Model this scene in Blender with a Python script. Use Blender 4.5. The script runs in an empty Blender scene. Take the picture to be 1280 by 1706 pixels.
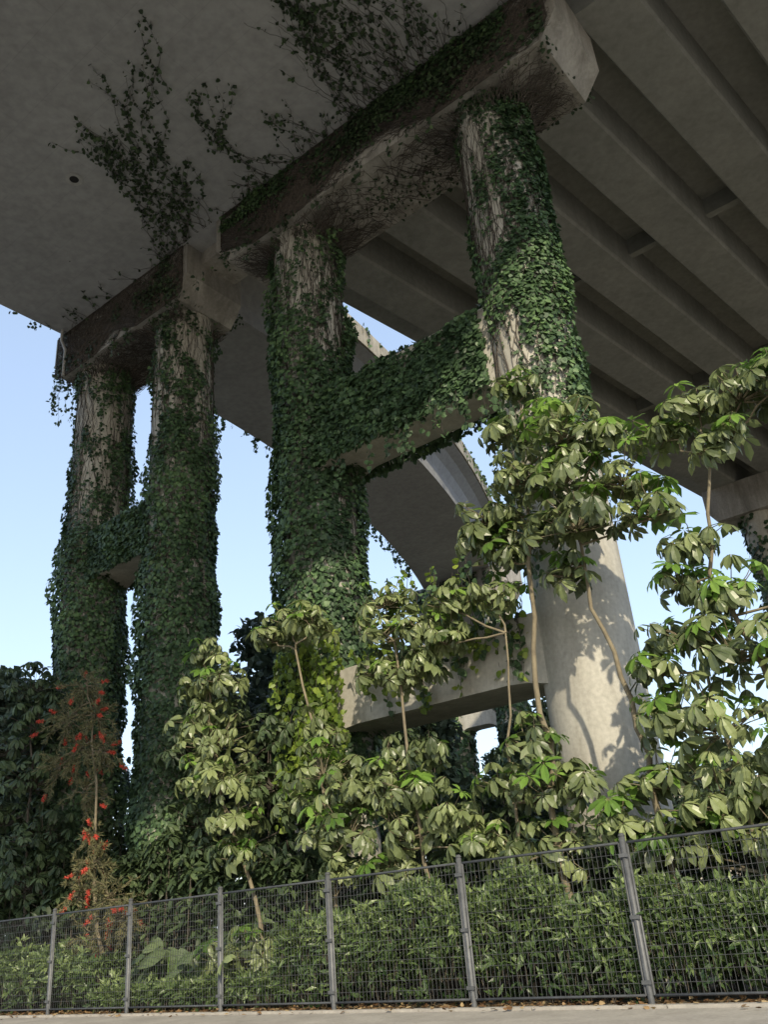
import bpy, math
import numpy as np
from mathutils import Vector, Matrix
rng=np.random.default_rng(11)
U=lambda a,b,n=None: rng.uniform(a,b,n)
O=np.array([3.9,17.4,0.0]); R=np.array([-.8017,.5977,0.0]); L=np.array([.5977,.8017,0.0])
def W(p):
    p=np.asarray(p,float).reshape(-1,3)
    return O+p[:,:1]*R+p[:,1:2]*L+p[:,2:3]*np.array([0,0,1.0])
def nrm(a): return a/np.maximum(np.linalg.norm(a,axis=-1,keepdims=True),1e-9)
def noise(a,b,seed,f=1.0):
    r=np.random.default_rng(seed); t=0
    for i in range(7):
        k=f*(0.6+i*0.55); an=r.uniform(0,6.28); ph=r.uniform(0,6.28)
        t=t+np.sin(k*(a*np.cos(an)+b*np.sin(an))+ph)/(1+i*.35)
    return t/2.6
class MB:
    def __init__(s): s.v=[];s.g=[];s.lv=[];s.n=0
    def add(s,v,faces,m=0,lv=.5,smooth=False):
        v=np.asarray(v,float).reshape(-1,3)
        by={}
        for f in faces: by.setdefault(len(f),[]).append(f)
        for k,fs in by.items(): s.g.append((np.array(fs,int)+s.n,m,smooth))
        s.v.append(v); s.lv.append(np.full(len(v),lv) if np.isscalar(lv) else lv); s.n+=len(v)
    def box(s,a,b,c,d,e,f,m=0):
        v=[(x,y,z) for x in(a,b) for y in(c,d) for z in(e,f)]
        s.add(v,[(0,1,3,2),(4,6,7,5),(0,4,5,1),(2,3,7,6),(0,2,6,4),(1,5,7,3)],m)
    def tube(s,pts,r0,r1,k=6,m=0,lv=.5):
        p=np.asarray(pts,float); n=len(p)
        t=nrm(np.gradient(p,axis=0)); ref=np.array([.31,.9,.17]); 
        a=nrm(np.cross(t,ref)); b=np.cross(t,a)
        r=np.linspace(r0,r1,n)[:,None,None]; an=np.arange(k)*2*np.pi/k
        v=p[:,None,:]+r*(a[:,None,:]*np.cos(an)[None,:,None]+b[:,None,:]*np.sin(an)[None,:,None])
        F=[(i*k+j,i*k+(j+1)%k,(i+1)*k+(j+1)%k,(i+1)*k+j) for i in range(n-1) for j in range(k)]
        s.add(v.reshape(-1,3),F,m,lv,True)
        s.g.append((np.array([[ (n-1)*k+j for j in range(k)]])+s.n-n*k,m,False))
    def sweep(s,sec,ls,shift,m=0,smooth=False,closed=True):
        sec=np.asarray(sec,float); k=len(sec); V=[]
        for l in ls:
            for q in sec: V.append((q[0]+shift(l),l,q[1]))
        kk=k if closed else k-1
        F=[(i*k+j,i*k+(j+1)%k,(i+1)*k+(j+1)%k,(i+1)*k+j) for i in range(len(ls)-1) for j in range(kk)]
        if closed: F+= [tuple(range(k)),tuple(range((len(ls)-1)*k,len(ls)*k))]
        s.add(V,F,m,.5,smooth)
    def leaves(s,T,pos,y,z,size,lv,m=0,wid=1.0):
        tv,tf=T; tv=np.array(tv,float); N=len(pos)
        if N==0: return
        y=nrm(y); x=nrm(np.cross(y,z)); z=np.cross(x,y)
        size=np.broadcast_to(size,(N,))[:,None,None]
        v=pos[:,None,:]+size*(x[:,None,:]*tv[None,:,0:1]*wid+y[:,None,:]*tv[None,:,1:2]+z[:,None,:]*tv[None,:,2:3])
        k=len(tv); base=(np.arange(N)*k)[:,None]+s.n
        by={}
        for f in tf: by.setdefault(len(f),[]).append(f)
        for q,fs in by.items():
            fs=np.array(fs); s.g.append(((base[:,:,None]+fs[None]).reshape(-1,q),m,False))
        s.v.append(v.reshape(-1,3)); s.lv.append(np.repeat(np.broadcast_to(lv,(N,)),k)); s.n+=N*k
    def make(s,name,mats,world=True,parent=None):
        v=np.concatenate(s.v); lv=np.concatenate(s.lv)
        if world: v=W(v)
        me=bpy.data.meshes.new(name)
        me.vertices.add(len(v)); me.vertices.foreach_set('co',v.astype(np.float32).ravel())
        loops=np.concatenate([g[0].ravel() for g in s.g]); tot=np.concatenate([np.full(len(g[0]),g[0].shape[1]) for g in s.g])
        st=np.concatenate([[0],np.cumsum(tot)[:-1]])
        me.loops.add(len(loops)); me.loops.foreach_set('vertex_index',loops.astype(np.int32))
        me.polygons.add(len(tot)); me.polygons.foreach_set('loop_start',st.astype(np.int32))
        me.polygons.foreach_set('material_index',np.concatenate([np.full(len(g[0]),g[1]) for g in s.g]).astype(np.int32))
        me.polygons.foreach_set('use_smooth',np.concatenate([np.full(len(g[0]),g[2]) for g in s.g]).astype(bool))
        at=me.attributes.new('lv','FLOAT','POINT'); at.data.foreach_set('value',lv.astype(np.float32))
        me.update(calc_edges=True); me.validate()
        for mt in mats: me.materials.append(mt)
        o=bpy.data.objects.new(name,me); bpy.context.scene.collection.objects.link(o)
        if parent: o.parent=parent
        return o
IVY=([(0,0,0),(.46,.12,-.07),(.40,.58,-.1),(0,1,-.08),(-.40,.58,-.1),(-.46,.12,-.07)],[(0,1,2,3),(0,3,4,5)])
LFT=([(0,0,0),(0,.35,.02),(0,.7,-.03),(0,1,-.15),(-.15,.32,.06),(-.19,.7,0),(.15,.32,.06),(.19,.7,0)],
     [(0,6,1),(1,6,7,2),(2,7,3),(0,1,4),(1,2,5,4),(2,3,5)])
NAR=([(0,0,0),(0,.5,.0),(0,1,-.12),(-.11,.45,.05),(.11,.45,.05)],[(0,4,1),(1,4,2),(0,1,3),(1,2,3)])
# ---------------- materials
def newmat(name):
    m=bpy.data.materials.new(name); m.use_nodes=True; nt=m.node_tree; nt.nodes.clear()
    out=nt.nodes.new('ShaderNodeOutputMaterial'); return m,nt,out
def ramp(nt,stops):
    r=nt.nodes.new('ShaderNodeValToRGB'); e=r.color_ramp.elements
    e[0].position=stops[0][0]; e[0].color=(*stops[0][1],1); e[1].position=stops[-1][0]; e[1].color=(*stops[-1][1],1)
    for p,c in stops[1:-1]:
        q=e.new(p); q.color=(*c,1)
    return r
def leafmat(name,a,b,c,rough=.5,tr=.25,spec=.4):
    m,nt,out=newmat(name); at=nt.nodes.new('ShaderNodeAttribute'); at.attribute_name='lv'
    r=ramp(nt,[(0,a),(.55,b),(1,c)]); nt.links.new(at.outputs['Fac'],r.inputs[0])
    p=nt.nodes.new('ShaderNodeBsdfPrincipled'); p.inputs['Roughness'].default_value=rough; p.inputs['Specular IOR Level'].default_value=spec
    t=nt.nodes.new('ShaderNodeBsdfTranslucent'); mx=nt.nodes.new('ShaderNodeMixShader'); mx.inputs[0].default_value=tr
    nt.links.new(r.outputs[0],p.inputs['Base Color']); nt.links.new(r.outputs[0],t.inputs['Color'])
    nt.links.new(p.outputs[0],mx.inputs[1]); nt.links.new(t.outputs[0],mx.inputs[2]); nt.links.new(mx.outputs[0],out.inputs[0]); return m
def surfmat(name,a,b,scale=.6,zs=1.0,rough=.85,bump=.15,fine=12,c=None,metal=0,panel=False,stain=0):
    m,nt,out=newmat(name); tc=nt.nodes.new('ShaderNodeTexCoord'); mp=nt.nodes.new('ShaderNodeMapping'); mp.inputs['Scale'].default_value=(1,1,zs)
    nt.links.new(tc.outputs['Object'],mp.inputs[0])
    n1=nt.nodes.new('ShaderNodeTexNoise'); n1.inputs['Scale'].default_value=scale; n1.inputs['Detail'].default_value=9; n1.inputs['Roughness'].default_value=.62
    nt.links.new(mp.outputs[0],n1.inputs[0])
    r=ramp(nt,[(.3,a),(.7,b)] if c is None else [(.25,a),(.5,c),(.75,b)]); nt.links.new(n1.outputs[0],r.inputs[0])
    n2=nt.nodes.new('ShaderNodeTexNoise'); n2.inputs['Scale'].default_value=fine; n2.inputs['Detail'].default_value=8
    nt.links.new(tc.outputs['Object'],n2.inputs[0])
    r2=ramp(nt,[(.3,(.78,.78,.78)),(.65,(1,1,1))]); nt.links.new(n2.outputs[0],r2.inputs[0])
    def mul(x,y,f=.8):
        mu=nt.nodes.new('ShaderNodeMix'); mu.data_type='RGBA'; mu.blend_type='MULTIPLY'; mu.inputs[0].default_value=f
        nt.links.new(x,mu.inputs[6]); nt.links.new(y,mu.inputs[7]); return mu.outputs[2]
    col=mul(r.outputs[0],r2.outputs[0])
    if panel:
        m2=nt.nodes.new('ShaderNodeMapping'); m2.inputs['Rotation'].default_value=(0,0,math.radians(36.7)); nt.links.new(tc.outputs['Object'],m2.inputs[0])
        bk=nt.nodes.new('ShaderNodeTexBrick'); bk.inputs['Scale'].default_value=1; bk.inputs['Brick Width'].default_value=2.44; bk.inputs['Row Height'].default_value=1.22
        bk.inputs['Mortar Size'].default_value=.012; bk.inputs['Mortar Smooth'].default_value=.5; bk.offset=.5
        bk.inputs['Color1'].default_value=(1,1,1,1); bk.inputs['Color2'].default_value=(.93,.93,.93,1); bk.inputs['Mortar'].default_value=(.8,.8,.8,1)
        nt.links.new(m2.outputs[0],bk.inputs[0]); col=mul(col,bk.outputs[0],.7)
    if stain:
        n3=nt.nodes.new('ShaderNodeTexNoise'); n3.inputs['Scale'].default_value=.9; n3.inputs['Detail'].default_value=12; n3.inputs['Roughness'].default_value=.7; n3.inputs['Distortion'].default_value=.6
        m3=nt.nodes.new('ShaderNodeMapping'); m3.inputs['Scale'].default_value=(1.6,1.6,.22); nt.links.new(tc.outputs['Object'],m3.inputs[0]); nt.links.new(m3.outputs[0],n3.inputs[0])
        r3=ramp(nt,[(.42,(1,1,1)),(.62,(.38,.37,.33))]); nt.links.new(n3.outputs[0],r3.inputs[0]); col=mul(col,r3.outputs[0],stain)
    p=nt.nodes.new('ShaderNodeBsdfPrincipled'); p.inputs['Roughness'].default_value=rough; p.inputs['Metallic'].default_value=metal
    nt.links.new(col,p.inputs['Base Color'])
    bp=nt.nodes.new('ShaderNodeBump'); bp.inputs['Strength'].default_value=bump; bp.inputs['Distance'].default_value=.03
    nt.links.new(n2.outputs[0],bp.inputs['Height']); nt.links.new(bp.outputs[0],p.inputs['Normal'])
    nt.links.new(p.outputs[0],out.inputs[0]); return m
M_col=surfmat('column_concrete',(.42,.40,.35),(.56,.54,.48),.9,.5,c=(.50,.48,.42),stain=.4)
M_sof=surfmat('soffit_concrete',(.34,.345,.35),(.42,.425,.43),.25,1,bump=.05,fine=4,panel=True,stain=.10)
M_gir=surfmat('girder_concrete',(.25,.26,.245),(.34,.345,.325),.4,1,bump=.06,fine=5,stain=.2)
M_cap=surfmat('cap_concrete',(.26,.25,.23),(.48,.46,.42),1.3,.5,c=(.38,.365,.335),stain=.6)
M_dark=surfmat('dark_opening',(.01,.01,.01),(.02,.02,.02))
M_ivy=leafmat('ivy_leaf',(.032,.060,.030),(.072,.13,.056),(.14,.23,.09),.5,.22)
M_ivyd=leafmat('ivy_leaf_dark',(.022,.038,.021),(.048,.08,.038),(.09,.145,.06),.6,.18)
M_lime=leafmat('sunlit_ivy_leaf',(.10,.16,.03),(.20,.29,.045),(.32,.40,.07),.45,.4)  # brighter yellow-green ivy, sunlight on the low strands put into its colour
M_stem=surfmat('vine_stem',(.045,.038,.033),(.115,.098,.08),8)
M_bark=surfmat('young_bark',(.14,.115,.075),(.26,.22,.14),4)
M_barkd=surfmat('dark_bark',(.06,.05,.04),(.13,.11,.085),5)
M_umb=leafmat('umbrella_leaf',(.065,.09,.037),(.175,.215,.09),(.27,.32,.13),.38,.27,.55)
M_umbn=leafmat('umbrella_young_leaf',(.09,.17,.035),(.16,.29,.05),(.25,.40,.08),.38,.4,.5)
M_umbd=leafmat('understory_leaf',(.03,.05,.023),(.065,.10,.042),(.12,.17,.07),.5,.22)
M_hed=leafmat('hedge_leaf',(.035,.07,.025),(.11,.17,.058),(.26,.34,.13),.38,.28,.5)
M_bot=leafmat('bottlebrush_leaf',(.07,.08,.04),(.16,.16,.08),(.28,.25,.11),.6,.25)
M_red=leafmat('bottlebrush_flower',(.40,.03,.02),(.65,.08,.05),(.78,.18,.12),.6,.2)
M_ele=leafmat('elephant_ear_leaf',(.10,.15,.07),(.15,.20,.10),(.20,.26,.13),.45,.3)
M_bg=leafmat('background_leaf',(.03,.05,.035),(.065,.095,.058),(.12,.165,.09),.55,.22)
M_lit=leafmat('dry_leaf',(.10,.05,.02),(.25,.15,.07),(.40,.30,.16),.8,.1)
M_met=surfmat('fence_paint',(.08,.085,.09),(.12,.125,.13),6,rough=.5,metal=.1,bump=.03)
M_wire=surfmat('fence_wire_paint',(.06,.063,.066),(.09,.094,.098),6,rough=.5,bump=.0)
M_gnd=surfmat('soil',(.10,.085,.06),(.24,.20,.14),.5,1,.95,.5,9)
M_pav=surfmat('pavement_concrete',(.34,.315,.28),(.46,.43,.38),.9,1,.9,.2,20,stain=.25)
M_kerb=surfmat('kerb_stone',(.3,.28,.25),(.45,.42,.37),2)
M_ply=surfmat('parapet',(.30,.27,.22),(.48,.44,.36),1.5,stain=.5)
M_road=surfmat('asphalt',(.05,.05,.05),(.065,.065,.065),2)
M_pipe=surfmat('pipe_plastic',(.35,.35,.34),(.45,.45,.44),4,rough=.5)
# ---------------- viaduct
ZC=21.05; ZS=23.1
via=bpy.data.objects.new('concrete_viaduct',None); bpy.context.scene.collection.objects.link(via)
def column(mb,s,l,z0,z1,r=1.0):
    k=40; zs=np.linspace(z0,z1,30); an=np.arange(k)*2*np.pi/k; V=[]
    for z in zs:
        for a in an: V.append((s+r*math.cos(a),l+r*math.sin(a),z))
    F=[(i*k+j,i*k+(j+1)%k,(i+1)*k+(j+1)%k,(i+1)*k+j) for i in range(len(zs)-1) for j in range(k)]
    mb.add(V,F,0,.5,True)
def strut(mb,sa,sb,z0,z1,hw,l=0,haunch=.5):
    n=14; ss=np.linspace(sa,sb,n); V=[]
    for s in ss:
        d=min(s-sa,sb-s); h=haunch*max(0,1-d/1.0)**2
        for q in((-hw,z0-h),(hw,z0-h),(hw,z1),(-hw,z1)): V.append((s,l+q[0],q[1]))
    F=[(i*4+j,i*4+(j+1)%4,(i+1)*4+(j+1)%4,(i+1)*4+j) for i in range(n-1) for j in range(4)]
    mb.add(V,F,0)
mb=MB()
shR=lambda l:-.118*max(l,-6)
shL=lambda l:.0072*l*l if l>0 else 0.0
SC=[0,7.05,13.0,17.6]
for s in SC: column(mb,s,0,-.5,ZC+.05)
strut(mb,.6,6.45,12.7,14.65,.75); strut(mb,.6,6.45,5.45,6.8,.8,haunch=.15)
strut(mb,13.6,17.0,12.6,14.1,.75); 
for l0,dx in ((35,-3.6),(70,-7.8)):
    for s in (0,7.05): column(mb,s+dx,l0,-.5,ZC+.05)
    for s in (13,17.6): column(mb,s+shL(l0),l0,-.5,ZC+.05)
    strut(mb,.6+dx,6.4+dx,12.6,14.1,.75,l0); strut(mb,13.6+shL(l0),17+shL(l0),12.6,14.1,.75,l0)
mb.make('columns',[M_col],parent=via)
mb=MB()
def cap(mb,sa,sb,l,hw=1.25,ch=.55):
    pts=[(sa,ZC+.75),(sa+ch,ZC),(sb-ch,ZC),(sb,ZC+.75),(sb,ZS+.03),(sa,ZS+.03)]
    V=[(p[0],l-hw,p[1]) for p in pts]+[(p[0],l+hw,p[1]) for p in pts]
    F=[tuple(range(6)),tuple(range(6,12))]+[(i,(i+1)%6,(i+1)%6+6,i+6) for i in range(6)]
    mb.add(V,F,0)
cap(mb,-2.85,9.9,0); cap(mb,11.4,19.3,0)
mb.box(9.9,11.4,-.6,.9,ZS-.55,ZS+.04)
for l0,dx in ((35,-3.6),(70,-7.8)):
    cap(mb,-2.85+dx,9.6+dx,l0); cap(mb,11.4+shL(l0),19.3+shL(l0),l0)
mb.make('cap_beams',[M_cap],parent=via)
mb=MB()
ls0=[-60,-40,-20,-8,.6]
mb.sweep([(-.9,ZS),(18.8,ZS),(18.95,ZS+.25),(18.95,ZS+2.0),(-2.75,ZS+2.0),(-2.75,ZS+1.0)],ls0,lambda l:0)
mb.sweep([(18.7,ZS+2.0),(18.95,ZS+2.003),(18.95,ZS+3.0),(18.7,ZS+3.0)],ls0,lambda l:0)
lsr=[.6]+list(np.linspace(2,90,45))
mb.sweep([(13.1,ZS),(18.8,ZS),(18.95,ZS+.25),(18.95,ZS+2.6),(11.8,ZS+2.6),(11.8,ZS+1.85),(12.3,ZS+1.6),(12.75,ZS+1.15),(12.97,ZS+.6)],lsr,shL)
mb.make('deck_slab',[M_sof],parent=via)
mb=MB()
gs=[-9.6+i*3.05 for i in range(7)]
lsf=[-60,-30,-6,0,2,15,30,60,90]; lsb=[.3,2,15,30,60,90]
for g in gs:
    ls=lsf if g<-5 else lsb
    mb.sweep([(g-.75,ZS+.001),(g+.75,ZS+.001),(g+.82,ZS+.12),(g+.9,ZS+1.5),(g-.9,ZS+1.5),(g-.82,ZS+.12)],ls,shR)
mb.sweep([(-10.9,ZS+1.45),(-3.5,ZS+1.45),(-3.5,ZS+1.95),(-10.9,ZS+1.95)],[-60,-6,0,.62],shR)
mb.box(-3.55,-2.755,-60,.6,ZS+1.452,ZS+1.9)
mb.sweep([(-10.9,ZS+1.45),(11.5,ZS+1.45),(11.5,ZS+1.95),(-10.9,ZS+1.95)],[.62,2,15,30,60,90],shR)
for lc in (-24,-12,11.5,23,46,58):
    a=-10; b=8.5 if lc>0 else -6.5
    mb.box(a+shR(lc),b+shR(lc),lc-.15,lc+.15,ZS+.75,ZS+1.46)
mb.make('girders',[M_gir],parent=via)
mb=MB()
mb.sweep([(11.3,ZS+1.94),(11.55,ZS+1.94),(11.55,ZS+2.5),(11.3,ZS+2.5)],[.62,2,15,30,60,90],shR)
mb.sweep([(11.7,ZS+1.9),(11.82,ZS+1.9),(11.82,ZS+2.9),(11.7,ZS+2.9)],lsr,shL)
mb.sweep([(-11.1,ZS+1.3),(-10.85,ZS+1.3),(-10.85,ZS+3.0),(-11.1,ZS+3.0)],lsf,shR)
mb.make('parapets',[M_ply],parent=via)
mb=MB()
def ring(mb,s,l,r):
    k=24; an=np.arange(k)*2*np.pi/k
    for (ra,rb,z,m) in ((r,r*.55,ZS-.02,1),(r*.55,.001,ZS-.012,0)):
        V=[(s+ra*math.cos(a),l+ra*math.sin(a),z) for a in an]+[(s+rb*math.cos(a),l+rb*math.sin(a),z) for a in an]
        mb.add(V,[(j,(j+1)%k,(j+1)%k+k,j+k) for j in range(k)],m)
ring(mb,11.7,-5.5,.26)
for q in ((7.8,-5.5),(14.5,-9),(15,-3.5),(3.5,-8)): ring(mb,q[0],q[1],.05)
mb.make('soffit_drain_openings',[M_dark,M_pipe],parent=via)
mb=MB()
mb.tube([(18.55,-1.5,23.1),(18.55,-1.5,22.6),(18.5,-1.33,22.2),(18.5,-1.33,21)],.06,.06,8)
mb.make('drain_pipe',[M_pipe],parent=via)
# ---------------- climbing vines
iv=MB()
def vjit(n,a): return rng.normal(0,a,(n,3))
DOWN=np.array([0,0,-1.0])
def colivy(s0,l0,N,dens,m=0,zlo=0,zhi=21.1,thick=.28,size=(.10,.18),seed=1):
    th=U(-np.pi,np.pi,N); z=U(zlo,zhi,N)
    keep=U(0,1,N)<dens(th,z); th=th[keep]; z=z[keep]; n=len(th)
    nz=noise(th*2.0,z,seed,1.1)
    d=np.clip(dens(th,z),0,1); r=1.0+.02+thick*d*np.clip(.5+.6*nz,0.05,1.2)*np.sqrt(U(0,1,n))
    no=np.stack([np.cos(th),np.sin(th),0*th],1)
    pos=no*r[:,None]+np.stack([0*th+s0,0*th+l0,z],1)
    lv=np.clip(.38+.3*nz+rng.normal(0,.24,n),0,1)
    sz=U(*size,n)*(.65+.35*d)
    iv.leaves(IVY,pos,DOWN+no*.35+vjit(n,.35),no+vjit(n,.4)+np.array([0,0,.35]),sz,lv,m)
def sm(x,a,b): 
    t=np.clip((x-a)/(b-a),0,1); return t*t*(3-2*t)
def d1(th,z):
    nn=noise(th*2.2,z,21,1.6)+.6*noise(th*2.2,z,22,4)
    side=sm(np.cos(th+.9),.98,-.3)*.3+.35*sm(-np.cos(th),-.6,.7)
    base=.18+side+.5*nn
    return np.clip(base*sm(z,8.5,12.0)*1.1,0,1)
def d2(th,z):
    nn=noise(th*2.2,z,31,1.6)+.6*noise(th*2.2,z,32,4)
    return np.clip((1.0-.6*sm(z,14.5,19.5)+.6*nn*sm(z,12,18))*sm(z,2.5,5.0),0,1)
def d3(th,z):
    nn=noise(th*2.2,z,41,1.6)+.6*noise(th*2.2,z,42,4)
    return np.clip((1.0-.68*sm(z,13,19)+.6*nn*sm(z,8,16))*sm(z,1.0,4.0),0,1)
def d4(th,z):
    nn=noise(th*2.2,z,51,1.6)+.6*noise(th*2.2,z,52,4)
    return np.clip((1.0-.66*sm(z,12.5,19)+.6*nn*sm(z,8,16))*sm(z,.5,3.0),0,1)
colivy(0,0,29000,d1,seed=5,zlo=8.0,size=(.09,.17)); colivy(7.05,0,40000,d2,seed=6,thick=.46,size=(.09,.17)); colivy(13,0,35000,d3,seed=7,thick=.40,size=(.09,.17)); colivy(17.6,0,35000,d4,seed=8,thick=.42,size=(.09,.17))
for s in (-3.6,3.45): colivy(s,35,5000,d2,size=(.25,.4),seed=9)
for s in (13+shL(35),17.6+shL(35)): colivy(s,35,6000,d3,size=(.25,.4),seed=10)
def boxivy(sa,sb,l0,hw,z0,z1,N,m=0,thick=.3,faces='ftbu',size=(.10,.18),seed=3,th=.0):
    n=N; f=rng.choice([0,0,0,1,1,2,2,3] if 'u' in faces else [0,0,0,1,1,2,2],n)
    s=U(sa,sb,n); a=U(0,1,n); nn=noise(s,a*2,seed,1.5)
    keep=nn+rng.normal(0,.3,n)>th; s=s[keep];a=a[keep];f=f[keep];nn=nn[keep];n=len(s)
    l=np.where(f==0,-hw,np.where(f==2,hw,-hw+2*hw*a)); z=np.where((f==0)|(f==2),z0+(z1-z0)*a,np.where(f==1,z1,z0))
    no=np.stack([0*s,np.where(f==0,-1.,np.where(f==2,1.,0)),np.where(f==1,1.,np.where(f==3,-1.,0))],1)
    pos=np.stack([s,l+l0,z],1)+no*(.02+thick*np.clip(.5+.5*nn,0,1)*U(0,1,n))[:,None]
    iv.leaves(IVY,pos,DOWN+no*.3+vjit(n,.4),no+vjit(n,.4)+np.array([0,-.2,.3]),U(*size,n),np.clip(.35+.2*nn+rng.normal(0,.2,n),0,1),m)
boxivy(.9,6.3,0,.75,12.5,14.65,14000,thick=.32,faces='ftb',th=-.75,seed=4)
boxivy(13.8,16.9,0,.75,12.4,14.1,6500,thick=.35,faces='ftb',th=-1,seed=4)
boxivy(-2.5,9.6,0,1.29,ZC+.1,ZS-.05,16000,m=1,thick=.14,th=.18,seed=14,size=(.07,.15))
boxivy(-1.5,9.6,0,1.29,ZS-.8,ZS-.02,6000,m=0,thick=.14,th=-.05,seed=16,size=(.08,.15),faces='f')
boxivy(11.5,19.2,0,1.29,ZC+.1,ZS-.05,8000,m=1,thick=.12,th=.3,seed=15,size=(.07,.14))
def strand(p0,n,step,dirfn,prob,m=0,size=(.1,.17),rad=.009,stem=2,up=np.array([0,-1.,0.2]),plane=None):
    p=[np.array(p0,float)]
    for i in range(n):
        q=p[-1]+dirfn(i,p[-1])*step
        if plane: q=plane(q)
        p.append(q)
    p=np.array(p); iv.tube(p,rad,rad*.5,3,stem)
    k=(U(0,1,len(p))<prob(np.linspace(0,1,len(p))))
    q=np.repeat(p[k],2,axis=0); c=len(q)
    if c:
        q=q+vjit(c,.05); iv.leaves(IVY,q,DOWN*.7+vjit(c,.6),up+vjit(c,.4),U(*size,c),np.clip(rng.normal(.4,.25,c),0,1),m)
for ci,s0 in enumerate(SC):
    for i in range(340):
        th=U(-np.pi,np.pi); z=U(7,19.5) if ci else U(10,18.5); n=int(U(14,34)); P=[]
        dr=U(-.04,.04)
        for j in range(n):
            r=1.022+.01*math.sin(j); P.append((s0+r*math.cos(th),r*math.sin(th),z)); z+=U(.15,.4); th+=dr+rng.normal(0,.06)
            if z>ZC: break
        if len(P)>3: iv.tube(P,U(.005,.015),.004,3,2)
for ci,s0 in enumerate(SC):
    for i in range(560 if ci<2 else 380):
        a=U(-1.5,1.5); s=s0+a*.75; P=[(s,-1.27,ZC-.02)]
        z=ZC; vs=a*.55+rng.normal(0,.45)
        s2=s
        for j in range(int(U(6,22))):
            z=min(z+U(.06,.2),ZS-.02); s2+=vs*U(.1,.3); vs*=1.06
            s2=min(max(s2,-2.6 if ci<2 else 11.6),9.6 if ci<2 else 19.1)
            P.append((s2,-1.27-.05*U(0,1),z))
        iv.tube(P,U(.008,.018),.006,3,2)
    for i in range(360):
        th=U(-np.pi,np.pi); P=[]
        r=.98; hh=U(.25,.6)
        for j in range(int(U(8,30))):
            x=s0+r*math.cos(th); y=r*math.sin(th)
            if abs(y)>1.24 or not(-2.2<x<9.3 or 12<x<18.7): break
            P.append((x,y,ZC-.02-hh*math.exp(-(r-1)*1.9))); r+=U(.06,.2); th+=rng.normal(0,.06)
        if len(P)>2: iv.tube(P,U(.008,.016),.006,3,2)
for i in range(700):
    s=U(-2.3,9) if i%3 else U(11.8,19); z=U(ZC,ZS); P=[]
    d=rng.choice([-1,1])
    for j in range(int(U(8,26))):
        P.append((s,-1.27-.03*U(0,1),z)); s+=d*U(.03,.16); z=np.clip(z+rng.normal(.03,.07),ZC+.01,ZS-.02)
        if not(-2.7<s<9.7 or 11.5<s<19.2): break
    if len(P)>3: iv.tube(P,U(.006,.015),.005,3,2)
pl=lambda q: np.array([q[0],q[1],ZS-.03])
def soff(p0,p1,wob=.35,prob=lambda t:.1+.75*t,n=None,m=1,size=(.08,.15)):
    p0=np.array([p0[0],p0[1],ZS-.03]);p1=np.array([p1[0],p1[1],ZS-.03]); Ln=np.linalg.norm(p1-p0); n=int(Ln/.13)+2; d=(p1-p0)/Ln
    ph=U(0,6.28); w=np.array([d[1],-d[0],0]); fr=U(.15,.35)
    strand(p0,n,.13,lambda i,p:nrm(d+w*wob*(math.sin(i*fr+ph)+rng.normal(0,.6))),prob,m,size,.008,2,np.array([0,0,-1.]),pl)
for i in range(30):
    a=U(10.0,13.0); soff((a,-1.35),(U(8.3,11.0)+.2*(a-11),U(-5.2,-3.0)),.45)
for i in range(12): soff((U(9.8,10.8),U(-4.8,-3.5)),(U(9.2,10.7),U(-6.8,-5.6)),.35,lambda t:.7+0*t)
for i in range(8): soff((U(8.6,9.6),U(-4.8,-4)),(U(6.6,8.2),U(-7.4,-6.2)),.35,lambda t:.75+0*t)
soff((7.2,-6),(5.8,-7.6),.3,lambda t:.8+0*t); soff((7.0,-5.6),(5.9,-7.3),.3,lambda t:.8+0*t)
for i in range(5): soff((U(6.2,7.6),-1.35),(U(6.8,7.6),U(-4,-3.4)),.3)
for i in range(6): soff((U(7.0,7.7),U(-3.6,-3)),(U(5.8,6.6),U(-5.2,-4.4)),.4,lambda t:.6+0*t)
for i in range(4): soff((U(4.6,6),-1.35),(U(5,6),U(-3.2,-2.4)),.4,lambda t:.4+.4*t)
for i in range(60):
    a=U(.2,3.8); soff((a,-1.35),(a+U(-.9,.5),U(-5.8,-2.6)),.4,lambda t:.05+.4*t)
for i in range(14): soff((U(2.2,3.3),U(-3.6,-2)),(U(1.8,3),U(-6.5,-5)),.4,lambda t:.65+0*t)
for i in range(80):
    a=U(-2,9.3) if i%4 else U(11.6,18.6); soff((a,-1.35),(a+U(-.5,.5),U(-2.2,-1.6)),.5,lambda t:.3+0*t)
def hang(s,l,z,ln,m=0,prob=.7,size=(.1,.17)):
    n=int(ln/.12)+2; strand((s,l,z),n,.12,lambda i,p:nrm(np.array([rng.normal(0,.2),rng.normal(0,.2),-1])),lambda t:prob+0*t,m,size)
for i in range(12): hang(U(18.8,19.3),U(-1.8,.8),ZS+U(-.3,.3),U(.6,2.4))
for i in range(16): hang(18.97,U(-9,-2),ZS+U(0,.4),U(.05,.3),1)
for i in range(26): hang(U(1,6.4),U(-.9,-.7),12.7,U(.3,1.2),0)
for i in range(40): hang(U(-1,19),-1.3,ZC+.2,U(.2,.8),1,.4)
for i in range(22): hang(19.3+U(0,.12),U(-1.2,1.2),ZC+.9,U(.6,2.4))
for i in range(70):
    l=U(1.5,30); hang(18.97+shL(l),l,ZS+.4,U(.3,1.1),0,.6,(.15,.26))
    l=U(4,34); hang(11.68+shL(l),l,ZS+2.9,U(.2,.9),0,.5,(.12,.22))
for i in range(25): hang(13+shL(35)+U(-1.5,6),33.6,ZS-.1,U(.5,1.8),1,.7,(.2,.32))
for i in range(90): hang(U(.9,5.2),U(-1.05,-.8),U(6.7,8.6),U(.4,1.5),3 if i%2 else 0,.65,(.11,.18))
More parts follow.
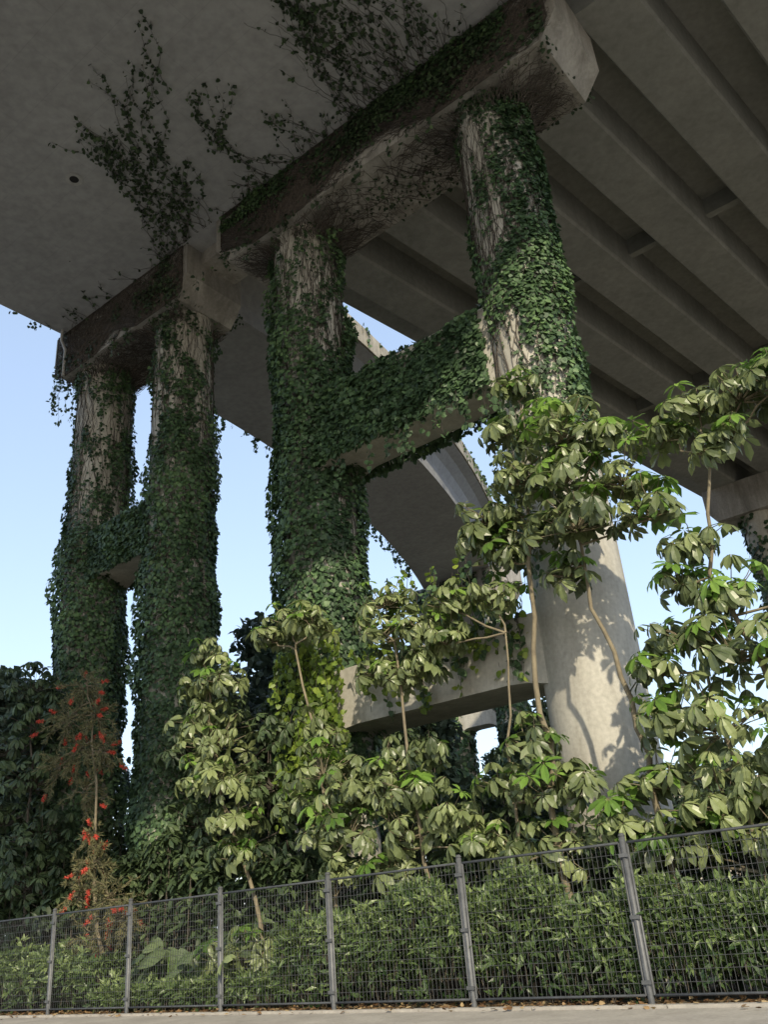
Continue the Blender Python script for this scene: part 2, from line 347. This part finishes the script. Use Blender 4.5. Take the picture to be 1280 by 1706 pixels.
for i in range(90): 
    z=U(4.2,8.0); hang(6.3+rng.normal(0,.5),U(-1.75,-1.2),z,U(.3,1.3),3,.85,(.12,.19))
for i in range(25): hang(U(-.9,.9),-1.05-.2*U(0,1),U(8.5,12),U(.5,1.6),0,.6)
iv.make('climbing_ivy',[M_ivy,M_ivyd,M_stem,M_lime])
# ---------------- fence
LF=-3.7; mb=MB(); P0=-1.63; PW=2.86; H=2.1
posts=[P0+PW*n for n in range(-5,11)]
for s in posts:
    mb.tube([(s,LF,0),(s,LF,H+.06)],.045,.045,10,0); mb.tube([(s,LF,H+.06),(s,LF,H+.1)],.056,.03,10,0)
    mb.box(s-.09,s+.09,LF-.09,LF+.09,.02,.035,0)
    for z in (.3,1.1,1.9): mb.box(s-.07,s+.07,LF-.06,LF-.046,z-.025,z+.025,0)
for a in posts[:-1]:
    b=a+PW-.06; a=a+.06
    for z in (.14,H-.03): mb.tube([(a,LF,z),(b,LF,z)],.02,.02,6,0)
    for s in (a,b): mb.tube([(s,LF,.14),(s,LF,H-.03)],.02,.02,6,0)
    for s in np.linspace(a,b,37)[1:-1]:
        mb.box(s-.0026,s+.0026,LF-.0026,LF+.0026,.14,H-.03,1)
    for z in np.linspace(.14,H-.03,14)[1:-1]: mb.box(a,b,LF-.009,LF-.0035,z-.0026,z+.0026,1)
mb.make('mesh_fence',[M_met,M_wire])
# ---------------- umbrella trees
def bez(p,q,n=7,w=.1):
    p=np.array(p,float);q=np.array(q,float);t=np.linspace(0,1,n)[:,None]
    a=p*(1-t)+q*t; a[1:-1]+=rng.normal(0,w,(n-2,3))*[1,1,.3]; return a
def poly(pts,n=5,w=.04):
    o=[np.array(pts[0],float)]
    for a,b in zip(pts[:-1],pts[1:]): o+=list(bez(a,b,n,w)[1:])
    return np.array(o)
def umbrella(name,trunks,clusters,leaf=1.0,mats=None,young=.12,nmul=1.9):
    mb=MB(); mats=mats or [M_bark,M_umb,M_umbn]
    allp=[]
    for pts,r0,r1 in trunks:
        p=poly(pts); mb.tube(p,r0*.7,r1*.8,7,0); allp.append(p)
    allp=np.concatenate(allp)
    PP=[];YY=[];ZZ=[];SS=[];LV=[];MM=[]
    for c in clusters:
        s,l,z,rad=c[:4]; C=np.array([s,l,z]); rad=rad*1.08
        cand=allp[allp[:,2]<=z+.1]; cand=cand if len(cand) else allp
        q=cand[np.argmin(np.linalg.norm(cand-C,axis=1)*1.0)]
        if np.linalg.norm(q-C)>.15: mb.tube(bez(q,C-[0,0,.25*rad],5,.06),.025,.014,5,0)
        n=int(nmul*(8+22*rad*rad)); tone=rng.normal(0,.14)
        for i in range(n):
            d=rng.normal(0,1,3); d[2]=abs(d[2])*1.0-.45; d=nrm(d); f=U(.35,1.2)
            ctr=C+d*rad*f*np.array([1,1,.9])
            ax=nrm(d*.75+np.array([0,-.15,.8])+rng.normal(0,.2,3))
            mb.tube(bez(C+d*rad*.1-[0,0,.2*rad],ctr,4,.02),.010,.006,4,0)
            k=int(U(6,10)); ref=nrm(np.cross(ax,[.3,.8,.2])); r2=np.cross(ax,ref); a0=U(0,6.28)
            sz=leaf*U(.20,.38); yng=(d[2]>.2 and U(0,1)<young*2.4) 
            droop=U(.05,1.0) if not yng else U(-.1,.3); bl=rng.normal(.5+tone,.22)
            for j in range(k):
                a=a0+j*2*np.pi/k+rng.normal(0,.12); rd=ref*math.cos(a)+r2*math.sin(a)
                yd=rd*math.cos(droop)-ax*math.sin(droop)+DOWN*.25+rng.normal(0,.1,3)
                PP.append(ctr+rd*.03); YY.append(yd); ZZ.append(ax*math.cos(droop)+rd*math.sin(droop)+rng.normal(0,.14,3)); SS.append(sz*U(.7,1.1)); LV.append(min(max(bl+rng.normal(0,.1),0),1)); MM.append(2 if yng else 1)
    PP,YY,ZZ,SS,LV,MM=map(np.array,(PP,YY,ZZ,SS,LV,MM))
    for m in (1,2):
        k=MM==m; mb.leaves(LFT,PP[k],YY[k],ZZ[k],SS[k],LV[k],m)
    return mb.make(name,mats)
l1=-2.4
umbrella('umbrella_tree',[([(-.2,l1,0),(.1,l1,2.5),(.05,l1,4.4),(-.17,l1,6.7),(-.4,l1,8.6),(-.6,l1,10.5)],.10,.03),([(-1.9,l1,0),(-1.7,l1,3),(-1.56,l1,4.7),(-1.29,l1,6.4),(-1.35,l1,8)],.09,.03)],
  [(-.6,l1,10.9,.45),(-.1,l1,10.1,.4),(-1.0,l1,9.8,.55),(-1.5,l1-.3,9.3,.65),(-1.3,l1-.2,8.5,.75),(-.5,l1-.3,8.8,.6),(.4,l1,8.4,.6),(-1.45,l1-.4,7.5,.8),(-2.3,l1,8.2,.7),(-2.7,l1,7.4,.6),(-.5,l1,7.7,.6),(.3,l1,7.5,.5),(-2.2,l1,9.1,.4),(.9,l1,8.0,.4),(-.9,l1,6.8,.4)],young=.18,nmul=1.7,leaf=1.1)
umbrella('umbrella_tree',[([(-4.3,l1,0),(-4.2,l1,3),(-3.4,l1,6),(-3.9,l1,8.0)],.09,.03),([(-3.0,l1,0),(-3.1,l1,3),(-2.9,l1,5)],.07,.03)],
  [(-3.9,l1,9.0,.6),(-4.6,l1,8.9,.65),(-3.2,l1,8.7,.5),(-4.2,l1,8.2,.5),(-5.2,l1,8.9,.6),(-3.3,l1,6.6,.5),(-2.9,l1,6.0,.45),(-2.8,l1,5.2,.65),(-3.5,l1,4.7,.75),(-3.0,l1,3.7,.85),(-2.3,l1,3.9,.6),(-1.9,l1,3.0,.65),(-2.8,l1,2.6,.8),(-3.9,l1,3.0,.8),(-3.6,l1,5.6,.55),(-4.4,l1,4.4,.8),(-2.3,l1,2.0,.6),(-1.1,l1,2.5,.55),(-3.5,l1,2.0,.6),(-4.6,l1,2.1,.7),(-5.2,l1,5.4,.7),(-5.4,l1,3.4,.9),(-1.5,l1,2.0,.5),(-2.2,l1,4.7,.45)],young=.22,nmul=1.7,leaf=1.05)
umbrella('umbrella_tree',[([(2.6,l1,0),(2.9,l1,3),(3.1,l1,6.5)],.07,.03),([(.9,l1,0),(.8,l1,4),(.5,l1,6)],.05,.02)],
  [(3.2,l1,7.4,.6),(3.4,l1,6.7,.55),(2.4,l1,6.6,.55),(1.6,l1,6.9,.5),(.6,l1,6.8,.5),(2.9,l1,5.8,.55),(.2,l1,3.9,.6),(.13,l1,3.1,.6),(.9,l1,3.3,.5),(1.8,l1,6.2,.4),(2.4,l1,5.9,.45),(.0,l1,2.3,.55),(-.4,l1,3.2,.4),(.9,l1,2.3,.5),(3.6,l1,6.0,.4)],young=.15,nmul=1.6)
umbrella('umbrella_tree',[([(4.9,l1,0),(5.2,l1,3.5),(5.9,l1,7)],.07,.03),([(3.9,l1,0),(3.6,l1,3.4)],.05,.02)],
  [(6.0,l1,7.7,.55),(6.7,l1,7.5,.5),(5.4,l1,7.5,.45),(5.2,l1,5.1,.5),(5.0,l1-.3,4.2,.7),(3.7,l1,4.0,.65),(2.9,l1,3.6,.6),(4.4,l1-.3,3.0,.75),(4.2,l1-.2,3.7,.7),(3.2,l1,2.8,.6),(5.3,l1,3.2,.65),(2.4,l1,4.2,.4),(5.9,l1,3.7,.5),(2.3,l1,3.0,.5),(4.9,l1,2.3,.5),(3.6,l1,2.2,.5),(1.7,l1,2.5,.5)],nmul=1.65)
umbrella('umbrella_tree',[([(7.0,l1,0),(7.2,l1,1.5),(7.9,l1,3.2),(8.6,l1,5),(8.9,l1,7)],.08,.03)],
  [(8.9,l1,7.6,.55),(8.5,l1,6.9,.6),(9.1,l1,6.1,.75),(8.4,l1-.2,5.4,.8),(8.2,l1-.2,4.5,.75),(9.0,l1,4.8,.55),(7.9,l1,3.6,.65),(7.8,l1,2.9,.5),(9.4,l1,6.9,.45)],young=.1,nmul=1.65)
umbrella('umbrella_tree',[([(16.5,-2,0),(17,-2,4),(17.4,-2,8)],.09,.03)],
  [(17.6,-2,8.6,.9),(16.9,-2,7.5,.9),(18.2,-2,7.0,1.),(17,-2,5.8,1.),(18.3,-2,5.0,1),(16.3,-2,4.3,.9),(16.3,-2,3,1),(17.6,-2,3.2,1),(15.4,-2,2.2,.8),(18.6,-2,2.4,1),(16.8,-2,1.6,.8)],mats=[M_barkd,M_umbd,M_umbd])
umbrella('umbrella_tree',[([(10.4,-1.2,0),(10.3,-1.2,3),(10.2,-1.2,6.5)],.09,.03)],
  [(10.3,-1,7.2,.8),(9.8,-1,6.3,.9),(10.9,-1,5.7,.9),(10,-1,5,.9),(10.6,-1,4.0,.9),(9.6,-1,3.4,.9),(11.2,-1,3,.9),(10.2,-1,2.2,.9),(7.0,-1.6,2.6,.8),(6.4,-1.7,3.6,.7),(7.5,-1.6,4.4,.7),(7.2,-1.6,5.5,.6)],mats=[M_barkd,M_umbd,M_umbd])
# ---------------- bottlebrush
mb=MB()
tr=poly([(11.7,-2.9,0),(11.9,-2.9,1.2),(12.4,-2.9,3),(12.5,-2.9,5.1),(13.0,-2.9,7.2)],5,.05); mb.tube(tr,.065,.018,7,0)
def brush(c,rad,n,m1=1,red=.2):
    C=np.array(c)
    for i in range(n):
        d=rng.normal(0,1,3); d=nrm(d); e=C+d*rad*U(.5,1.3)
        tw=bez(C-[0,0,.1]+d*.1*rad,e,6,.05); tw[:,2]-=np.linspace(0,1,6)**2*.25; mb.tube(tw,.012,.004,4,0)
        k=40; t=U(.2,1,k); idx=t*5; i0=np.minimum(idx.astype(int),4); pp=tw[i0]+(tw[i0+1]-tw[i0])*(idx-i0)[:,None]
        dd=nrm(tw[-1]-tw[0]); mb.leaves(NAR,pp,dd+vjit(k,.6),vjit(k,1),U(.10,.18,k),np.clip(rng.normal(.5,.2,k),0,1),1,.8)
        if rng.random()<red:
            k=90; pp=tw[-1]+np.array([0,-.05,0])+np.outer(U(-.1,.1,k),dd)
            mb.leaves(NAR,pp,vjit(k,1),vjit(k,1),U(.05,.085,k),U(0,1,k),2,.9)
    mb.tube(bez(tr[np.argmin(np.linalg.norm(tr-C,axis=1))],C,5,.05),.025,.012,5,0)
for c in [(13.3,-2.9,7.8,.7,26),(12.7,-2.9,6.9,.7,28),(13.9,-2.9,7.0,.7,26),(13.3,-2.9,6.1,.8,28),(14.1,-2.9,5.8,.6,20),(12.3,-2.9,5.9,.6,20),(13.0,-2.9,5.0,.6,18),(12.5,-2.9,3.9,.5,20),(12.3,-2.9,3.2,.6,26),(12.9,-2.9,2.6,.7,26),(11.7,-2.9,2.4,.7,28),(11.2,-2.9,2.0,.6,26),(12.3,-2.9,1.7,.6,22)]:
    brush(c[:3],c[3],c[4])
mb.make('bottlebrush_tree',[M_bark,M_bot,M_red])
# ---------------- hedge
def hedge(name,sa,sb,la,lb,hf,n,size=(.13,.24),mat=M_hed,T=NAR,wid=1.5):
    mb=MB(); s=U(sa,sb,n); l=la+(lb-la)*U(0,1,n)**1.4; h=hf(s,l); z=h*(1-np.abs(rng.normal(0,.36,n)))+np.where(U(0,1,n)<.06,U(0,.35,n),0); k=z>.08; s,l,z=s[k],l[k],z[k]
    for a,b,c in zip(s[::3],l[::3],z[::3]):
        mb.tube(bez((a+U(-.1,.1),b,max(c-.35,0)),(a,b,c),3,.02),.006,.004,3,1)
    K=7; n=len(s); P=np.repeat(np.stack([s,l,z],1),K,axis=0); N=len(P); P=P+vjit(N,.03)
    up=np.repeat(nrm(np.array([0,-.55,1.])+vjit(n,.5)),K,axis=0); tone=np.repeat(rng.normal(0,.15,n),K)
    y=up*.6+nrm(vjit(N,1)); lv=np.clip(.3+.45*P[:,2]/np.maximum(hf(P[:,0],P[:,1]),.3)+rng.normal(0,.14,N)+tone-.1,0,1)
    mb.leaves(T,P,y,up+vjit(N,.3),U(*size,N),lv,0,wid); return mb.make(name,[mat,M_barkd])
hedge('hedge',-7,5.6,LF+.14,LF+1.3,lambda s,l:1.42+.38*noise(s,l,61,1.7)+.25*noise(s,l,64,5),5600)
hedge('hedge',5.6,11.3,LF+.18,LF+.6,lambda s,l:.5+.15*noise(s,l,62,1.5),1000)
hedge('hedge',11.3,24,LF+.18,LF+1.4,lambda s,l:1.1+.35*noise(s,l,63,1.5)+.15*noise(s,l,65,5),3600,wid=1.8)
# ---------------- elephant ears
def elephant(s,l,n,h):
    mb=MB(); k=14
    rim=[]
    for i in range(k):
        a=2*math.pi*i/k; r=.5*(1+.15*math.cos(a*1)+(-.25 if i==k//2 else 0)); rim.append((r*.85*math.sin(a),.15+r*math.cos(a)*1.05,-.10*abs(math.sin(a))-.05+.02*(i%2)))
    T=([(0,0.1,0.03)]+rim,[(0,1+i,1+(i+1)%k) for i in range(k)])
    for i in range(n):
        a=U(0,6.28); r=U(.2,.75); hh=h*U(.5,1.1); e=np.array([s+r*math.cos(a),l+.4*r*math.sin(a),hh])
        p=bez((s,l,0),e,6,.02); mb.tube(p,.02,.01,5,1)
        mb.leaves(T,e[None],np.array([[math.cos(a),.6*math.sin(a)-.5,-.7]]),np.array([[0.3*math.cos(a),-.5,.8]]),np.array([U(.35,.7)]),np.array([U(0,1)]),0)
    return mb.make('elephant_ear_plant',[M_ele,M_umbn])
for s,l,h in ((9.6,-3.0,1.1),(8.8,-2.9,1.0),(8.0,-3.1,1.1),(10.4,-2.8,1.2)): elephant(s,l,9,h)
umbrella('umbrella_plant',[([(6.7,-3.0,0),(6.7,-3.0,.7)],.04,.03),([(7.6,-3,0),(7.5,-3,.8)],.04,.03)],[(6.7,-3.0,1.0,.6),(7.5,-3.05,.9,.55),(6.1,-3.0,.8,.5)],nmul=1.3)
# ---------------- understory shrubs
def shrubs(name,sa,sb,la,lb,hf,n,size,mat,T=LFT):
    mb=MB(); s=U(sa,sb,n);l=U(la,lb,n);h=hf(s,l); z=h*np.sqrt(U(0,1,n)); K=7
    P=np.repeat(np.stack([s,l,z],1),K,axis=0); N=len(P); P=P+vjit(N,.05)
    y=nrm(vjit(N,1)*[1,1,.4])+DOWN*.45
    mb.leaves(T,P,y,np.array([0,-.4,1.])+vjit(N,.3),U(*size,N),np.clip(np.repeat(rng.normal(.4,.2,n),K)+rng.normal(0,.1,N),0,1),0)
    for a,b,c in zip(s[::6],l[::6],z[::6]): mb.tube([(a,b,0),(a+.1,b,c*.5),(a,b,c)],.02,.008,4,1)
    return mb.make(name,[mat,M_barkd])
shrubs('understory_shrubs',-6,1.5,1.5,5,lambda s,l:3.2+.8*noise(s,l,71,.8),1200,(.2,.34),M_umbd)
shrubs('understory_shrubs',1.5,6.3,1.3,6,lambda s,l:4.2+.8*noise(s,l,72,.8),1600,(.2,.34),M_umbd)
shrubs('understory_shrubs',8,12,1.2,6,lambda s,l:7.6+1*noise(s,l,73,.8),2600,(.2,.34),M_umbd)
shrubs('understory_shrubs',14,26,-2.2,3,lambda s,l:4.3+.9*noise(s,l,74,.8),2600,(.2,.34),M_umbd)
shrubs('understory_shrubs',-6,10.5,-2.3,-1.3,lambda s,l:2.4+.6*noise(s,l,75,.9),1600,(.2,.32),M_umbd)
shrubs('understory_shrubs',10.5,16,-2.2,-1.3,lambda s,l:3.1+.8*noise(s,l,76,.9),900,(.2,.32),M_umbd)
# ---------------- background trees (shared meshes)
def tree_mesh(name,H,rad,n,seed):
    mb=MB(); tp=bez((0,0,0),(rng.normal(0,.3),rng.normal(0,.3),H*.7),8,.12); mb.tube(tp,.035*H*.5+.05,.06,8,1)
    P=[];LV=[]
    for i in range(16):
        a=U(0,6.28); r=rad*U(.15,.85); h=H*U(.35,.93); 
        if h>H*.8: r*=.5
        c=np.array([r*math.cos(a),r*math.sin(a),h]); q=tp[min(int(h/H*7),7)]; mb.tube(bez(q*[1,1,.85],c,5,.15),.07,.02,5,1)
        cr=rad*U(.28,.48); k=n//16; d=nrm(rng.normal(0,1,(k,3)))*(U(0,1,k)**.4)[:,None]*cr*[1,1,.75]
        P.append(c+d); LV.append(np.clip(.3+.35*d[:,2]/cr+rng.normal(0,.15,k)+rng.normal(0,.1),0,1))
    P=np.concatenate(P);LV=np.concatenate(LV);N=len(P)
    mb.leaves(LFT,P,vjit(N,1)+DOWN*.4,np.array([0,0,1.])+vjit(N,.5),U(.28,.48,N),LV,0,1.3)
    return mb.make(name,[M_bg,M_barkd],world=False)
protos=[tree_mesh('background_tree',11,3.6,9000,1),tree_mesh('background_tree',12,4.2,10000,2)]
spots=[(23.5,2,1.05),(27,-1,.95),(31,5,1.1),(17.5,9,1.1),(13.5,11,1.05),(24,12,1.1),(38,10,1.2),(34,-6,.9),(9.5,16,.75),(5,22,.6),(14,26,.75),(1,30,.6),(20,34,.9),(-4,40,.6),(28,45,1.1),(8,48,.6),(-10,50,.8),(-14,28,.7),(38,60,1.3),(18,64,.8),(0,72,.8),(-14,75,1.1),(50,30,1.4),(45,80,1.5),(60,50,1.5),(-9,14,.5)]
for i,(s,l,k) in enumerate(spots):
    if i<2: o=protos[i]
    else:
        o=bpy.data.objects.new('background_tree',protos[i%2].data); bpy.context.scene.collection.objects.link(o)
    w=W([(s,l,0)])[0]; o.location=w; o.rotation_euler=(0,0,i*1.7); o.scale=(k,k,k*(1+.1*math.sin(i)))
# ---------------- distant building
bld=bpy.data.objects.new('apartment_building',None); bpy.context.scene.collection.objects.link(bld)
M_wall=surfmat('building_render',(.5,.42,.33),(.62,.55,.46),.5); M_win=surfmat('window_glass',(.05,.07,.09),(.1,.13,.16),1,rough=.15)
mb=MB(); bs,bl=16,110
mb.box(bs,bs+26,bl,bl+12,0,14); mb.box(bs-.4,bs+26.4,bl-.4,bl+12.4,14.0,14.8); mb.make('walls',[M_wall],parent=bld)
mb=MB()
for f in range(4):
    for c in range(9): mb.box(bs+1.2+c*2.8,bs+2.8+c*2.8,bl-.05,bl+.1,1.2+f*3.3,2.9+f*3.3); 
for f in range(4):
    for c in range(4): mb.box(bs-.05,bs+.1,bl+1.2+c*2.8,bl+2.6+c*2.8,1.2+f*3.3,2.9+f*3.3)
mb.make('windows',[M_win],parent=bld)
# ---------------- ground, kerb, pavement
mb=MB(); mb.add([(-900,-900,0),(900,-900,0),(900,900,0),(-900,900,0)],[(0,1,2,3)]); mb.make('ground',[M_gnd])
mb=MB(); mb.box(-60,80,-24,LF-.42,-.1,.03); mb.make('pavement',[M_pav])  # unseen stretch behind the camera widened to bounce light onto the deck underside
mb=MB()
for i in range(70): mb.box(-60+i*2.0,-60+i*2.0+1.985,LF-.41,LF-.29,-.1,.07)
mb.make('kerb',[M_kerb])
mb=MB(); mb.add([(-60,-40,.004),(80,-40,.004),(80,-24,.004),(-60,-24,.004)],[(0,1,2,3)]); mb.make('road',[M_road])
mb=MB(); n=2600; s=U(-6,16,n); l=LF+rng.normal(.1,.28,n); z=np.where(l<LF-.42,.045,.02)+U(0,.03,n)+np.where((l>LF-.42)&(l<LF-.28),.06,0)
mb.leaves(IVY,np.stack([s,l,z],1),np.stack([U(-1,1,n),U(-1,1,n),U(-.1,.3,n)],1),np.array([0,0,1.])+vjit(n,.3),U(.05,.10,n),U(0,1,n)); mb.make('leaf_litter',[M_lit])
# ---------------- light
el=math.radians(30.5); hx,hy=.134,-.991
d=Vector((hx*math.cos(el),hy*math.cos(el),math.sin(el)))
sun=bpy.data.lights.new('sun','SUN'); sun.energy=4.6; sun.angle=math.radians(.8); sun.color=(1,.88,.66)
so=bpy.data.objects.new('sun',sun); so.rotation_euler=d.to_track_quat('Z','Y').to_euler(); bpy.context.scene.collection.objects.link(so)
w=bpy.data.worlds.new('World'); bpy.context.scene.world=w; w.use_nodes=True; nt=w.node_tree; bg=nt.nodes['Background']
sk=nt.nodes.new('ShaderNodeTexSky'); sk.sky_type='NISHITA'; sk.sun_disc=False; sk.sun_elevation=el; sk.sun_rotation=math.atan2(hx,hy); sk.air_density=1.2; sk.dust_density=1.4; sk.ozone_density=1.5
hs=nt.nodes.new('ShaderNodeHueSaturation'); hs.inputs['Saturation'].default_value=.8; hs.inputs['Value'].default_value=2.5
mx=nt.nodes.new('ShaderNodeMix'); mx.data_type='RGBA'; mx.inputs[0].default_value=.6; mx.inputs[7].default_value=(3.0,4.0,5.7,1)
nt.links.new(sk.outputs[0],hs.inputs['Color']); nt.links.new(hs.outputs[0],mx.inputs[6]); nt.links.new(mx.outputs[2],bg.inputs[0]); bg.inputs[1].default_value=.15
# ---------------- camera
th=math.radians(25); F=Vector((0,math.cos(th),math.sin(th))); Uv=Vector((0,-math.sin(th),math.cos(th))); Rr=Vector((1,0,0))
cx=.996*Rr-.0888*Uv; cy=.0888*Rr+.996*Uv
cam=bpy.data.cameras.new('camera'); cam.sensor_fit='VERTICAL'; cam.sensor_height=36; cam.lens=36*1450/1706; cam.clip_end=3000
co=bpy.data.objects.new('camera',cam); m=Matrix((( cx.x,cy.x,-F.x,0),(cx.y,cy.y,-F.y,0),(cx.z,cy.z,-F.z,1.35),(0,0,0,1))); co.matrix_world=m
bpy.context.scene.collection.objects.link(co); bpy.context.scene.camera=co
sc=bpy.context.scene; sc.view_settings.view_transform='Standard'; sc.view_settings.look='None'; sc.view_settings.exposure=0
